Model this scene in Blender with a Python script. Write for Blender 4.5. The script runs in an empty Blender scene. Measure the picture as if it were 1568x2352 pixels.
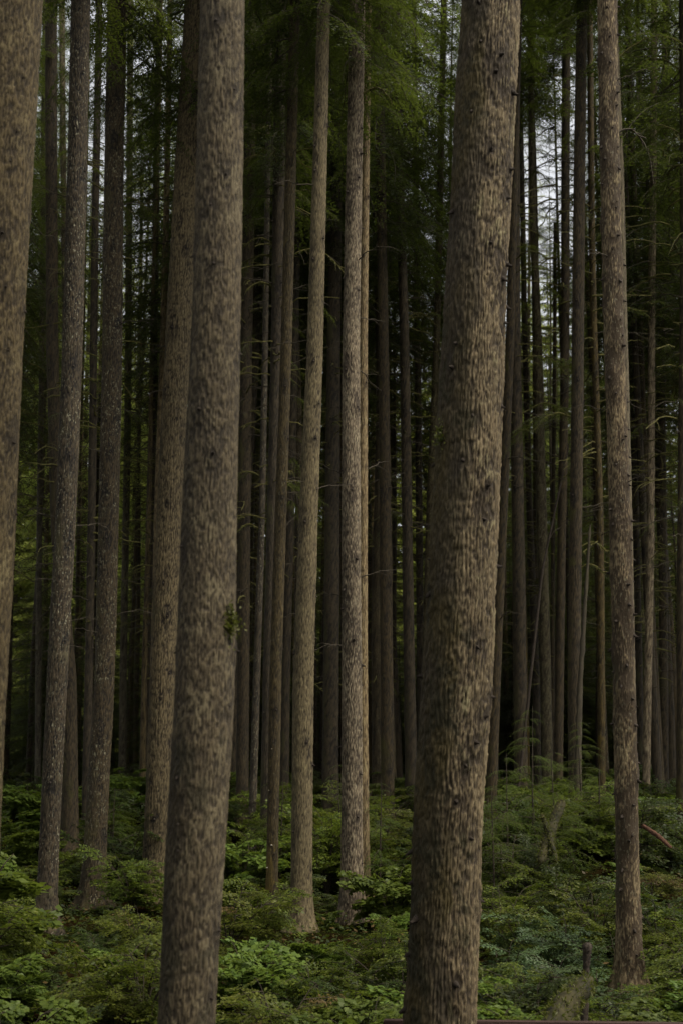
import bpy, math, random
import numpy as np
from mathutils import Vector, Matrix

R = math.radians
scene = bpy.context.scene
C = scene.collection

# ------------------------------------------------------------------ camera, sky, sun, exposure
PITCH = R(9.3); EYE = 2.8; F = 3267.0            # F: focal length in pixels of a 1568 x 2352 frame
cam_d = bpy.data.cameras.new('camera'); cam = bpy.data.objects.new('camera', cam_d); C.objects.link(cam)
cam.location = (0, 0, EYE); cam.rotation_euler = (R(90) + PITCH, 0, 0)
cam_d.sensor_fit = 'VERTICAL'; cam_d.sensor_height = 36; cam_d.lens = 50
cam_d.clip_end = 2000
cam_d.dof.use_dof = True; cam_d.dof.focus_distance = 17.0; cam_d.dof.aperture_fstop = 2.6
scene.camera = cam

SUN_EL, SUN_AZ = R(56), R(62)                    # soft light from behind the camera and to its right
world = bpy.data.worlds.new('World'); scene.world = world; world.use_nodes = True
wn = world.node_tree.nodes; wl = world.node_tree.links
for n in list(wn): wn.remove(n)
sky = wn.new('ShaderNodeTexSky'); sky.sky_type = 'NISHITA'; sky.sun_disc = False
sky.sun_elevation = SUN_EL; sky.sun_rotation = math.pi - SUN_AZ
sky.air_density = 1.0; sky.dust_density = 3.0
hs = wn.new('ShaderNodeHueSaturation'); hs.inputs['Saturation'].default_value = 0.12   # overcast
bg = wn.new('ShaderNodeBackground'); bg.inputs['Strength'].default_value = 0.15
wo = wn.new('ShaderNodeOutputWorld')
wl.new(sky.outputs[0], hs.inputs['Color']); wl.new(hs.outputs[0], bg.inputs[0]); wl.new(bg.outputs[0], wo.inputs[0])
sd = bpy.data.lights.new('sun', 'SUN'); sun = bpy.data.objects.new('sun', sd); C.objects.link(sun)
sd.energy = 1.6; sd.angle = R(18); sd.color = (1.0, 0.89, 0.72)
sun_dir = Vector((math.sin(SUN_AZ) * math.cos(SUN_EL), -math.cos(SUN_AZ) * math.cos(SUN_EL), math.sin(SUN_EL)))
sun.rotation_euler = sun_dir.to_track_quat('Z', 'Y').to_euler()
sun.location = (10, -20, 40)
scene.view_settings.view_transform = 'Standard'; scene.view_settings.look = 'None'
scene.view_settings.exposure = 0.82; scene.view_settings.gamma = 1.0
scene.cycles.max_bounces = 5; scene.cycles.diffuse_bounces = 3; scene.cycles.glossy_bounces = 1
scene.cycles.transmission_bounces = 3; scene.cycles.transparent_max_bounces = 4

# ------------------------------------------------------------------ helpers
def ground_z(x, y):
    x = np.asarray(x, float); y = np.asarray(y, float)
    t = np.clip((y - 23) / 17, 0, 1); t = t * t * (3 - 2 * t)
    z = 1.25 * t
    z = z + 0.95 * np.exp(-(((x - 4.0) / 2.6) ** 2 + ((y - 25.5) / 4.0) ** 2))
    z = z + 0.45 * np.exp(-(((x + 5.2) / 2.0) ** 2 + ((y - 19) / 4.0) ** 2))
    z = z + 0.10 * np.sin(x * 0.9 + 1) * np.sin(y * 0.7) + 0.05 * np.sin(x * 2.3) * np.cos(y * 1.9)
    return z
def gz(x, y): return float(ground_z(x, y))

cp, sp = math.cos(PITCH), math.sin(PITCH)
def at(px, py, D):                                # a point seen at pixel (px, py) of the photo, D metres ahead
    dx = px - 784; du = 1176 - py
    ry = cp * F - sp * du; rz = sp * F + cp * du
    s = D / ry
    return dx * s, D, EYE + rz * s
def px_of(x, y, z):
    d = y * cp + (z - EYE) * sp; u = -y * sp + (z - EYE) * cp
    return 784 + F * x / d, 1176 - F * u / d
def depth_of(D, z): return D * cp + (z - EYE) * sp

def _hash(ix, iy, iz, s):
    h = (ix * 374761393 + iy * 668265263 + iz * 2147483647 + s * 974634777) & 0xffffffff
    h = ((h ^ (h >> 13)) * 1274126177) & 0xffffffff
    h = h ^ (h >> 16)
    return (h & 0xffff) / 65535.0
def vnoise(p, s=0):                               # value noise, p is (n,3)
    i = np.floor(p).astype(np.int64); f = p - i; f = f * f * (3 - 2 * f)
    o = 0
    for a in (0, 1):
        for b in (0, 1):
            for c in (0, 1):
                w = (f[:, 0] if a else 1 - f[:, 0]) * (f[:, 1] if b else 1 - f[:, 1]) * (f[:, 2] if c else 1 - f[:, 2])
                o = o + w * _hash(i[:, 0] + a, i[:, 1] + b, i[:, 2] + c, s)
    return o

def quad_mesh(name, V, Q, mats, mi=None, smooth=False):
    V = np.ascontiguousarray(V, dtype=np.float32); Q = np.ascontiguousarray(Q, dtype=np.int32)
    me = bpy.data.meshes.new(name)
    me.vertices.add(len(V)); me.vertices.foreach_set('co', V.ravel())
    me.loops.add(Q.size); me.loops.foreach_set('vertex_index', Q.ravel())
    me.polygons.add(len(Q))
    me.polygons.foreach_set('loop_start', np.arange(0, Q.size, 4, dtype=np.int32))
    me.polygons.foreach_set('loop_total', np.full(len(Q), 4, dtype=np.int32))
    for m in mats: me.materials.append(m)
    if mi is not None: me.polygons.foreach_set('material_index', np.ascontiguousarray(mi, dtype=np.int32))
    me.polygons.foreach_set('use_smooth', np.full(len(Q), smooth, dtype=bool))
    me.update(calc_edges=True)
    return me

def link(name, me, parent=None, loc=(0, 0, 0), rot=(0, 0, 0), scale=(1, 1, 1)):
    o = bpy.data.objects.new(name, me); C.objects.link(o)
    o.location = loc; o.rotation_euler = rot; o.scale = scale
    if parent is not None: o.parent = parent
    return o
def tag(o, label=None, cat=None, group=None, kind=None):
    if label: o['label'] = label
    if cat: o['category'] = cat
    if group: o['group'] = group
    if kind: o['kind'] = kind
    return o

def tube(P, rad, n=6):                            # quads of a tapered tube along points P
    P = np.asarray(P, float); k = len(P); rad = np.asarray(rad, float)
    T = np.gradient(P, axis=0); T /= np.linalg.norm(T, axis=1)[:, None] + 1e-9
    ref = np.array([0, 0, 1.0]) if abs(T[:, 2]).mean() < 0.8 else np.array([1.0, 0, 0])
    A = np.cross(T, ref); A /= np.linalg.norm(A, axis=1)[:, None] + 1e-9
    B = np.cross(T, A)
    a = np.arange(n) / n * 2 * math.pi
    V = P[:, None, :] + rad[:, None, None] * (np.cos(a)[None, :, None] * A[:, None, :] + np.sin(a)[None, :, None] * B[:, None, :])
    V = V.reshape(-1, 3)
    i = np.arange(k - 1)[:, None] * n; j = np.arange(n)[None, :]; j2 = (j + 1) % n
    Q = np.stack([i + j, i + j2, i + n + j2, i + n + j], -1).reshape(-1, 4)
    return V, Q
class Acc:
    def __init__(s): s.V = []; s.Q = []; s.M = []; s.n = 0
    def add(s, V, Q, m=0):
        if len(V) == 0: return
        s.V.append(V); s.Q.append(Q + s.n)
        s.M.append(np.full(len(Q), m) if np.isscalar(m) else m); s.n += len(V)
    def arr(s): return np.concatenate(s.V), np.concatenate(s.Q), np.concatenate(s.M)
    def build(s, name, mats, smooth=False):
        V, Q, M = s.arr(); return quad_mesh(name, V, Q, mats, M, smooth)

# ------------------------------------------------------------------ materials
def new_mat(name):
    m = bpy.data.materials.new(name); m.use_nodes = True
    nt = m.node_tree
    for n in list(nt.nodes): nt.nodes.remove(n)
    return m, nt
def N(nt, t, **kw):
    n = nt.nodes.new(t)
    for k, v in kw.items():
        if k in n.inputs.keys(): n.inputs[k].default_value = v
        else: setattr(n, k, v)
    return n
def ramp(nt, fac, stops):
    r = nt.nodes.new('ShaderNodeValToRGB'); el = r.color_ramp.elements
    while len(el) > 1: el.remove(el[0])
    el[0].position = stops[0][0]; el[0].color = stops[0][1]
    for p, c in stops[1:]:
        e = el.new(p); e.color = c
    nt.links.new(fac, r.inputs[0]); return r.outputs[0]
def mixc(nt, fac, a, b):
    m = nt.nodes.new('ShaderNodeMix'); m.data_type = 'RGBA'
    for s, v in ((m.inputs[0], fac), (m.inputs[6], a), (m.inputs[7], b)):
        if hasattr(v, 'is_linked'): nt.links.new(v, s)
        else: s.default_value = v
    return m.outputs[2]
def mth(nt, op, a, b=None, clamp=False):
    m = nt.nodes.new('ShaderNodeMath'); m.operation = op; m.use_clamp = clamp
    for s, v in ((m.inputs[0], a), (m.inputs[1], b)):
        if v is None: continue
        if hasattr(v, 'is_linked'): nt.links.new(v, s)
        else: s.default_value = v
    return m.outputs[0]
def col(h, k=1.0): return (h[0] * k, h[1] * k, h[2] * k, 1)
BW = [(0, (0, 0, 0, 1)), (1, (1, 1, 1, 1))]

def bark(name, base, light, dark, lichen=0.35, lichcol=(.30, .31, .24), moss=0.3, mosscol=(.055, .05, .018), speck=0.0, fine=55, stretch=.4, bump=.6, lo=.25, hi=.8, gain=1.0, lowk=.028, sidek=.75, stain_shade=0.0):
    """the mesh carries 'straight' (coordinates of the unbent stem) and 'relief' (0 in the cracks, 1 on the ridges)"""
    m, nt = new_mat(name)
    base, light, dark, lichcol = [(q[0] * .250 * gain, q[1] * .229 * gain, q[2] * .160 * gain) for q in (base, light, dark, lichcol)]
    at_ = N(nt, 'ShaderNodeAttribute', attribute_name='straight'); re_ = N(nt, 'ShaderNodeAttribute', attribute_name='relief')
    oi = N(nt, 'ShaderNodeObjectInfo')
    off = N(nt, 'ShaderNodeVectorMath', operation='MULTIPLY_ADD')
    rr = N(nt, 'ShaderNodeCombineXYZ')
    for i in range(3): nt.links.new(oi.outputs['Random'], rr.inputs[i])
    nt.links.new(rr.outputs[0], off.inputs[0]); off.inputs[1].default_value = (37, 53, 91)
    nt.links.new(at_.outputs['Vector'], off.inputs[2])
    vec = off.outputs[0]
    def noise(sc, st, det=5.0, ro=.65, dist=0.0):
        mp = N(nt, 'ShaderNodeMapping'); mp.inputs['Scale'].default_value = (1, 1, st); nt.links.new(vec, mp.inputs[0])
        n = N(nt, 'ShaderNodeTexNoise', Scale=float(sc), Detail=det, Roughness=ro, Distortion=dist); nt.links.new(mp.outputs[0], n.inputs['Vector']); return n.outputs[0]
    n2 = noise(fine, stretch, 6.0, .72); n3 = noise(1.6, .6, 5.0); n5 = noise(.35, 1, 3.0)
    # fine flaking breaks up the modelled ridges
    rel = mth(nt, 'ADD', re_.outputs['Fac'], mth(nt, 'MULTIPLY', mth(nt, 'SUBTRACT', n2, .5), 1.1))
    edge = ramp(nt, rel, [(lo, (0, 0, 0, 1)), (hi, (1, 1, 1, 1))])
    top = mixc(nt, ramp(nt, noise(fine * .9, stretch * .7, 5.0, .7), [(.36, (0, 0, 0, 1)), (.66, (1, 1, 1, 1))]), col(base), col(light))
    c = mixc(nt, edge, col(dark), top)
    lf = ramp(nt, noise(5.5, .7, 9.0, .78), [(.63 - .20 * lichen, (0, 0, 0, 1)), (.70 - .20 * lichen, (1, 1, 1, 1))])
    lf = mth(nt, 'MULTIPLY', mth(nt, 'MULTIPLY', lf, edge), min(1, .3 + lichen))
    c = mixc(nt, lf, c, col(lichcol))
    geo = N(nt, 'ShaderNodeNewGeometry'); sx = N(nt, 'ShaderNodeSeparateXYZ'); nt.links.new(at_.outputs['Vector'], sx.inputs[0])
    side = mth(nt, 'MULTIPLY', sx.outputs[0], -sidek)              # moss keeps to the damp left side of the stem
    low = mth(nt, 'MAXIMUM', mth(nt, 'MULTIPLY', mth(nt, 'SUBTRACT', 3.4, sx.outputs[2]), lowk), 0.0)
    mf = mth(nt, 'ADD', mth(nt, 'ADD', noise(2.6, .5, 10.0, .74, .3), side), low)
    mf = ramp(nt, mf, [(.68 - .2 * moss, (0, 0, 0, 1)), (.76 - .2 * moss, (1, 1, 1, 1))])
    mc = mixc(nt, ramp(nt, n3, [(.4, (0, 0, 0, 1)), (.6, (1, 1, 1, 1))]), col(mosscol), (.032, .024, .013, 1))
    c = mixc(nt, mth(nt, 'MULTIPLY', mf, .82), c, mc)
    if stain_shade:                                     # broken patches low on the stem: dark damp moss plus painted shade
        st_ = mth(nt, 'ADD', noise(4.2, .6, 9.0, .72, .4), mth(nt, 'MAXIMUM', mth(nt, 'MULTIPLY', mth(nt, 'SUBTRACT', 4.6, sx.outputs[2]), .028), 0.0))
        st_ = mth(nt, 'ADD', st_, mth(nt, 'MULTIPLY', sx.outputs[0], -.25))
        c = mixc(nt, mth(nt, 'MULTIPLY', ramp(nt, st_, [(.60, (0, 0, 0, 1)), (.67, (1, 1, 1, 1))]), stain_shade), c, mixc(nt, n3, (.012, .010, .004, 1), (.035, .030, .008, 1)))
    if speck:
        sf = ramp(nt, noise(36, .5, 3.0, .7), [(.58, (0, 0, 0, 1)), (.64, (1, 1, 1, 1))])
        sp_ = mth(nt, 'MULTIPLY', sf, ramp(nt, noise(2.2, .6), [(.38, (0, 0, 0, 1)), (.55, (1, 1, 1, 1))]))
        c = mixc(nt, mth(nt, 'MULTIPLY', sp_, speck), c, (.25, .232, .145, 1))
    hsv = N(nt, 'ShaderNodeHueSaturation'); nt.links.new(c, hsv.inputs['Color'])
    nt.links.new(mth(nt, 'ADD', mth(nt, 'ADD', mth(nt, 'MULTIPLY', n3, .8), mth(nt, 'MULTIPLY', n5, .6)), .30), hsv.inputs['Value'])
    nt.links.new(mth(nt, 'ADD', mth(nt, 'MULTIPLY', oi.outputs['Random'], .35), .85), hsv.inputs['Saturation'])
    b = N(nt, 'ShaderNodeBsdfPrincipled', Roughness=.85); b.inputs['Specular IOR Level'].default_value = .3
    nt.links.new(hsv.outputs[0], b.inputs['Base Color'])
    bp = N(nt, 'ShaderNodeBump', Strength=bump, Distance=.015); nt.links.new(rel, bp.inputs['Height'])
    nt.links.new(bp.outputs[0], b.inputs['Normal'])
    o = N(nt, 'ShaderNodeOutputMaterial'); nt.links.new(b.outputs[0], o.inputs[0])
    return m

def leaf(name, a, b, trans=.35, c=None, nscale=1.2, rough=.55, gain=1.0):
    a, b, c = [tuple(v * .36 * gain for v in q) if q else None for q in (a, b, c)]
    m, nt = new_mat(name)
    geo = N(nt, 'ShaderNodeNewGeometry'); oi = N(nt, 'ShaderNodeObjectInfo')
    nz = N(nt, 'ShaderNodeTexNoise', Scale=nscale, Detail=2.0); nt.links.new(geo.outputs['Position'], nz.inputs['Vector'])
    f = mth(nt, 'ADD', mth(nt, 'MULTIPLY', geo.outputs['Random Per Island'], .55), mth(nt, 'MULTIPLY', nz.outputs[0], .5), True)
    stops = [(.1, col(a)), (.75, col(b))]
    if c: stops.append((.97, col(c)))
    cc = ramp(nt, f, stops)
    hsv = N(nt, 'ShaderNodeHueSaturation'); nt.links.new(cc, hsv.inputs['Color'])
    nt.links.new(mth(nt, 'ADD', mth(nt, 'MULTIPLY', oi.outputs['Random'], .5), .75), hsv.inputs['Value'])
    nt.links.new(mth(nt, 'ADD', mth(nt, 'MULTIPLY', oi.outputs['Random'], .03), .485), hsv.inputs['Hue'])
    d = N(nt, 'ShaderNodeBsdfPrincipled', Roughness=rough); d.inputs['Specular IOR Level'].default_value = .3
    nt.links.new(hsv.outputs[0], d.inputs['Base Color'])
    t = N(nt, 'ShaderNodeBsdfTranslucent')
    t2 = mixc(nt, .5, hsv.outputs[0], (.20, .26, .03, 1)); nt.links.new(t2, t.inputs[0])
    mx = N(nt, 'ShaderNodeMixShader'); mx.inputs[0].default_value = trans
    nt.links.new(d.outputs[0], mx.inputs[1]); nt.links.new(t.outputs[0], mx.inputs[2])
    o = N(nt, 'ShaderNodeOutputMaterial'); nt.links.new(mx.outputs[0], o.inputs[0])
    return m

def simple(name, a, b, scale=6, rough=.85, bump=.4, sc=(1, 1, 1)):
    m, nt = new_mat(name)
    tc = N(nt, 'ShaderNodeTexCoord'); mp = N(nt, 'ShaderNodeMapping'); mp.inputs['Scale'].default_value = sc
    nt.links.new(tc.outputs['Object'], mp.inputs[0])
    nz = N(nt, 'ShaderNodeTexNoise', Scale=float(scale), Detail=8.0, Roughness=.7); nt.links.new(mp.outputs[0], nz.inputs['Vector'])
    c = ramp(nt, nz.outputs[0], [(.35, col(a, .82)), (.65, col(b, .82))])
    d = N(nt, 'ShaderNodeBsdfPrincipled', Roughness=rough); d.inputs['Specular IOR Level'].default_value = .25
    nt.links.new(c, d.inputs['Base Color'])
    bp = N(nt, 'ShaderNodeBump', Strength=bump, Distance=.02); nt.links.new(nz.outputs[0], bp.inputs['Height']); nt.links.new(bp.outputs[0], d.inputs['Normal'])
    o = N(nt, 'ShaderNodeOutputMaterial'); nt.links.new(d.outputs[0], o.inputs[0])
    return m

M = {}
M['furrow'] = bark('bark_furrowed', (.27, .215, .155), (.43, .37, .28), (.030, .022, .015), lichen=.25, moss=.12, gain=1.5)
M['mossy'] = bark('bark_mossy', (.23, .175, .118), (.37, .31, .225), (.045, .033, .021), lichen=.42, lichcol=(.36, .35, .235), moss=.74, mosscol=(.050, .036, .006), sidek=1.7, gain=2.55, lowk=.05, stain_shade=.85, lo=.3, hi=.9, fine=62, stretch=.22)
M['scaly'] = bark('bark_scaly', (.19, .148, .100), (.37, .31, .225), (.060, .046, .030), lichen=.55, lichcol=(.42, .37, .28), moss=.3, mosscol=(.04, .028, .01), gain=1.5, fine=95, stretch=.35, lo=.2, hi=.85, lowk=.04, stain_shade=.6)
M['speckled'] = bark('bark_speckled', (.15, .108, .066), (.27, .215, .145), (.024, .019, .014), lichen=.4, lichcol=(.27, .26, .17), moss=.5, mosscol=(.055, .046, .014), speck=.7, gain=1.1)
M['smooth'] = bark('bark_smooth', (.31, .265, .205), (.47, .42, .345), (.045, .034, .024), lichen=.4, lichcol=(.47, .43, .33), moss=.12, lo=.1, hi=.8, gain=1.3)
M['ruddy'] = bark('bark_ruddy', (.26, .20, .145), (.48, .40, .31), (.075, .054, .037), lichen=.45, lichcol=(.46, .41, .31), moss=.05, speck=.35, gain=2.1)
M['ochre'] = bark('bark_ochre', (.20, .15, .078), (.30, .24, .13), (.05, .037, .018), lichen=.3, lichcol=(.33, .31, .18), moss=.4, mosscol=(.12, .085, .02), speck=.2)
M['dim'] = bark('bark_shade_tint', (.115, .088, .058), (.19, .152, .105), (.030, .023, .016), lichen=.3, lichcol=(.22, .22, .15), moss=.5, mosscol=(.05, .045, .012), fine=42, gain=1.3)  # bark colour darkened to stand for shade deep in the wood
M['pale'] = bark('bark_pale', (.29, .255, .19), (.42, .385, .31), (.09, .07, .05), lichen=.5, moss=.1, speck=.5)
M['stub'] = simple('knot_wood', (.016, .011, .008), (.06, .045, .03), 30)
M['twig'] = simple('dead_twig', (.032, .026, .016), (.075, .060, .038), 14)
M['mosstwig'] = simple('mossy_twig', (.055, .050, .014), (.15, .135, .035), 10)
M['moss'] = leaf('moss_tuft', (.07, .09, .010), (.20, .20, .025), .3, gain=1.2)
M['needle'] = leaf('needles_dark', (.030, .052, .013), (.085, .115, .025), .42, nscale=.7)
M['needle2'] = leaf('needles_mid', (.032, .054, .012), (.090, .115, .024), .45, nscale=.6)
M['bright'] = leaf('needles_backlit_tint', (.20, .28, .06), (.48, .50, .13), .75, nscale=.15, gain=3.0)  # leaf colour raised to imitate foliage glowing with light from behind
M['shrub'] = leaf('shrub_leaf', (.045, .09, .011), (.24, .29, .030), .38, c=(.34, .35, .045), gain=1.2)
M['far'] = leaf('far_foliage', (.10, .15, .03), (.28, .31, .07), .5, nscale=.12, gain=1.5)  # brightened leaf colour stands in for open-sky light on the far wood
M['sap'] = leaf('sapling_needles', (.08, .15, .02), (.20, .28, .045), .45)
M['shrub_y'] = leaf('shrub_leaf_yellow', (.10, .13, .015), (.30, .32, .04), .38, c=(.30, .25, .05))
M['broad'] = leaf('broad_leaf', (.08, .15, .018), (.26, .36, .05), .4, gain=1.2)
M['shrub_b'] = leaf('shrub_leaf_blue', (.07, .14, .045), (.17, .26, .10), .25, gain=1.35)
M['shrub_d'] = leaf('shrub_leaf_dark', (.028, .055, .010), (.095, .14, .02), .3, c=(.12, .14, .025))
M['dry'] = leaf('dry_leaf', (.12, .07, .02), (.26, .17, .045), .3)
M['stem'] = simple('shrub_stem', (.02, .016, .01), (.06, .045, .028), 20)
M['redwood'] = simple('broken_red_wood', (.05, .022, .012), (.12, .055, .028), 9, sc=(1, 1, 8))
M['rail'] = simple('weathered_rail_wood', (.035, .018, .013), (.07, .038, .028), 5, sc=(.4, 8, 8))
M['deadpole'] = simple('bare_dead_wood', (.03, .024, .014), (.075, .06, .034), 7, sc=(1, 1, .2))
M['fungus'] = simple('pale_fungus', (.45, .38, .28), (.62, .56, .44), 20)
M['orange'] = simple('orange_ribbon', (.55, .12, .02), (.70, .18, .03), 5)
M['logmoss'] = simple('moss_covered_log', (.012, .012, .005), (.05, .042, .012), 5)

# ground: dark litter with moss
gm, nt = new_mat('forest_floor')
tc = N(nt, 'ShaderNodeTexCoord')
g1 = N(nt, 'ShaderNodeTexNoise', Scale=.8, Detail=8.0, Roughness=.7); g2 = N(nt, 'ShaderNodeTexNoise', Scale=14.0, Detail=6.0, Roughness=.75)
for g in (g1, g2): nt.links.new(tc.outputs['Object'], g.inputs['Vector'])
ca = ramp(nt, g2.outputs[0], [(.35, (.008, .005, .002, 1)), (.6, (.022, .013, .005, 1)), (.75, (.05, .028, .011, 1))])
cb = ramp(nt, g2.outputs[0], [(.35, (.006, .010, .003, 1)), (.7, (.025, .035, .008, 1))])
cc = mixc(nt, ramp(nt, g1.outputs[0], [(.42, (0, 0, 0, 1)), (.58, (1, 1, 1, 1))]), ca, cb)
d = N(nt, 'ShaderNodeBsdfPrincipled', Roughness=1.0); d.inputs['Specular IOR Level'].default_value = 0.0; nt.links.new(cc, d.inputs['Base Color'])
bp = N(nt, 'ShaderNodeBump', Strength=1.0, Distance=.08); nt.links.new(g2.outputs[0], bp.inputs['Height']); nt.links.new(bp.outputs[0], d.inputs['Normal'])
o = N(nt, 'ShaderNodeOutputMaterial'); nt.links.new(d.outputs[0], o.inputs[0])

# ------------------------------------------------------------------ ground, one sheet to the horizon
xs = np.concatenate([[-900, -400, -180, -90], np.arange(-50, 50.1, .6), [90, 180, 400, 900]])
ys = np.concatenate([[-900, -300, -90, -30, -12], np.arange(-4, 60, .5), np.arange(60, 112, 2), [150, 250, 500, 1200]])
X, Y = np.meshgrid(xs, ys); Z = ground_z(np.clip(X, -60, 60), np.clip(Y, -20, 130))
V = np.stack([X, Y, Z], -1).reshape(-1, 3); nx = len(xs)
i = np.arange(len(ys) - 1)[:, None] * nx; j = np.arange(nx - 1)[None, :]
Q = np.stack([i + j, i + j + 1, i + nx + j + 1, i + nx + j], -1).reshape(-1, 4)
tag(link('ground', quad_mesh('ground', V, Q, [gm], smooth=True)), kind='structure')

# ------------------------------------------------------------------ foliage arrays
def leaves(P, D, Nn, ln, wd):                     # pointed four-sided leaves: positions, directions, normals
    k = len(P)
    D = D / (np.linalg.norm(D, axis=1)[:, None] + 1e-9)
    S = np.cross(D, Nn); S /= np.linalg.norm(S, axis=1)[:, None] + 1e-9
    ln = ln[:, None]; wd = wd[:, None]
    V = np.stack([P, P + D * ln * .45 + S * wd, P + D * ln, P + D * ln * .45 - S * wd], 1).reshape(-1, 3)
    Q = np.arange(k * 4).reshape(-1, 4)
    return V, Q

def spray(rng, L, tw, tl, step, lstep, ll, lw, droop=.3, up=.15, flat=.25, tdroop=.25, rad=.018, sag=0.0, bare=.12, tiprand=.25):
    """one limb along +X with side twigs carrying leaves; wood is material 0, leaves material 1"""
    a = Acc()
    t = np.linspace(0, 1, 9); w = np.cumsum(rng.normal(0, .03 * L, 9)) * .5
    P = np.stack([L * t, w - w[0], L * (up * t - droop * t * t)], 1)
    a.add(*tube(P, rad * (1 - .85 * t) + .002, 4), 0)
    n = max(2, int(L * (1 - bare) / step)); LP, LD, LN, LL, LW = [], [], [], [], []
    for q in range(n):
        s = bare + (1 - bare) * (q + rng.random() * .7) / n
        base = np.array([np.interp(s, t, P[:, c]) for c in range(3)])
        for sd in (-1, 1):
            if rng.random() < .12: continue
            tlen = tl * (1.15 - s * .85) * min(1, (s + .12) * 2.2) * rng.uniform(.6, 1.2)
            ang = rng.uniform(.75, 1.2) * sd
            dr = np.array([math.cos(ang), math.sin(ang), rng.normal(0, .12)])
            m = max(2, int(tlen / lstep)); u = (np.arange(m) + .5) / m
            TP = base + dr * tlen * u[:, None]; TP[:, 2] -= tdroop * tlen * u * u
            if rng.random() < tw:
                a.add(*tube(np.array([base, base + dr * tlen * .55 - [0, 0, tdroop * tlen * .3], base + dr * tlen - [0, 0, tdroop * tlen]]), [.004, .003, .0015], 3), 0)
            for ls in (-1, 1):
                an = ang + ls * rng.uniform(.5, 1.0, m)
                D = np.stack([np.cos(an), np.sin(an), rng.normal(-.15, .2, m)], 1)
                LP.append(TP + rng.normal(0, ll * .25, (m, 3)) * [1, 1, .5]); LD.append(D)
                LN.append(np.stack([rng.normal(0, flat, m), rng.normal(0, flat, m), np.ones(m)], 1))
                LL.append(ll * rng.uniform(.6, 1.25, m)); LW.append(lw * rng.uniform(.7, 1.2, m))
    V, Q = leaves(np.concatenate(LP), np.concatenate(LD), np.concatenate(LN), np.concatenate(LL), np.concatenate(LW))
    a.add(V, Q, 1)
    return a.arr()

def place(arr, pos, yaw, pitch=0, roll=0, s=1.0):
    V, Q, Mi = arr
    cr, sr = math.cos(roll), math.sin(roll); cy, sy = math.cos(yaw), math.sin(yaw); ci, si = math.cos(pitch), math.sin(pitch)
    Rx = np.array([[1, 0, 0], [0, cr, -sr], [0, sr, cr]]); Ry = np.array([[ci, 0, -si], [0, 1, 0], [si, 0, ci]]); Rz = np.array([[cy, -sy, 0], [sy, cy, 0], [0, 0, 1]])
    return V @ (Rz @ Ry @ Rx).T * s + np.asarray(pos), Q, Mi

def crown_mesh(name, seed, H, r0, leafmat, dens=1.0, per=5, gap=.42, br=None, droop=0.0, skip=0.0):
    rng = np.random.default_rng(seed); a = Acc()
    z = 0.0
    while z < H:
        k = z / H
        rl = r0 * (1 - k) ** .75 * (.55 + .45 * min(1, k * 5)) + .25
        for b in range(per):
            if rng.random() < skip: continue
            arr = br[rng.integers(len(br))]
            yaw = rng.random() * 6.283; s = rl / 2.6 * rng.uniform(.7, 1.2)
            V, Q, Mi = place(arr, (0, 0, z + rng.uniform(-.2, .2)), yaw, -.18 + .5 * k + rng.normal(0, .12) - droop, rng.normal(0, .25), s)
            a.add(V, Q, Mi)
        z += gap * rng.uniform(.7, 1.3) * (1 - .3 * k)
    return a.build(name, [M['twig'], M[leafmat]])

rg = np.random.default_rng(5)
BR = [spray(rg, 2.6, .5, .72, .12, .046, .085, .015, droop=rg.uniform(.25, .6), up=rg.uniform(.0, .25), tdroop=rg.uniform(.4, 1.1), flat=.5) for _ in range(7)]
BRC = [spray(rg, 2.6, .0, .75, .26, .13, .25, .10, droop=rg.uniform(.18, .42), up=rg.uniform(.0, .25), tdroop=rg.uniform(.3, .9), flat=1.3) for _ in range(5)]
CROWN = [crown_mesh('crown_%s' % w, 10 + q, 17, 2.7, 'needle', br=BR, per=4, gap=.5, droop=.22) for q, w in enumerate(('a', 'b', 'c', 'd'))]
CROWN2 = [crown_mesh('crown_mid_%s' % w, 30 + q, 18, 2.9, 'needle2', br=BR, per=4, gap=.52, droop=.2) for q, w in enumerate(('a', 'b'))]
CROWNB = [crown_mesh('crown_backlit_tint_%s' % w, 50 + q, 20, 3.0, 'bright', br=BR, per=3, gap=.5) for q, w in enumerate(('a', 'b'))]
CROWNS = [crown_mesh('crown_sparse', 70, 16, 1.5, 'needle', br=BR, per=2, gap=.9)]

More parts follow.
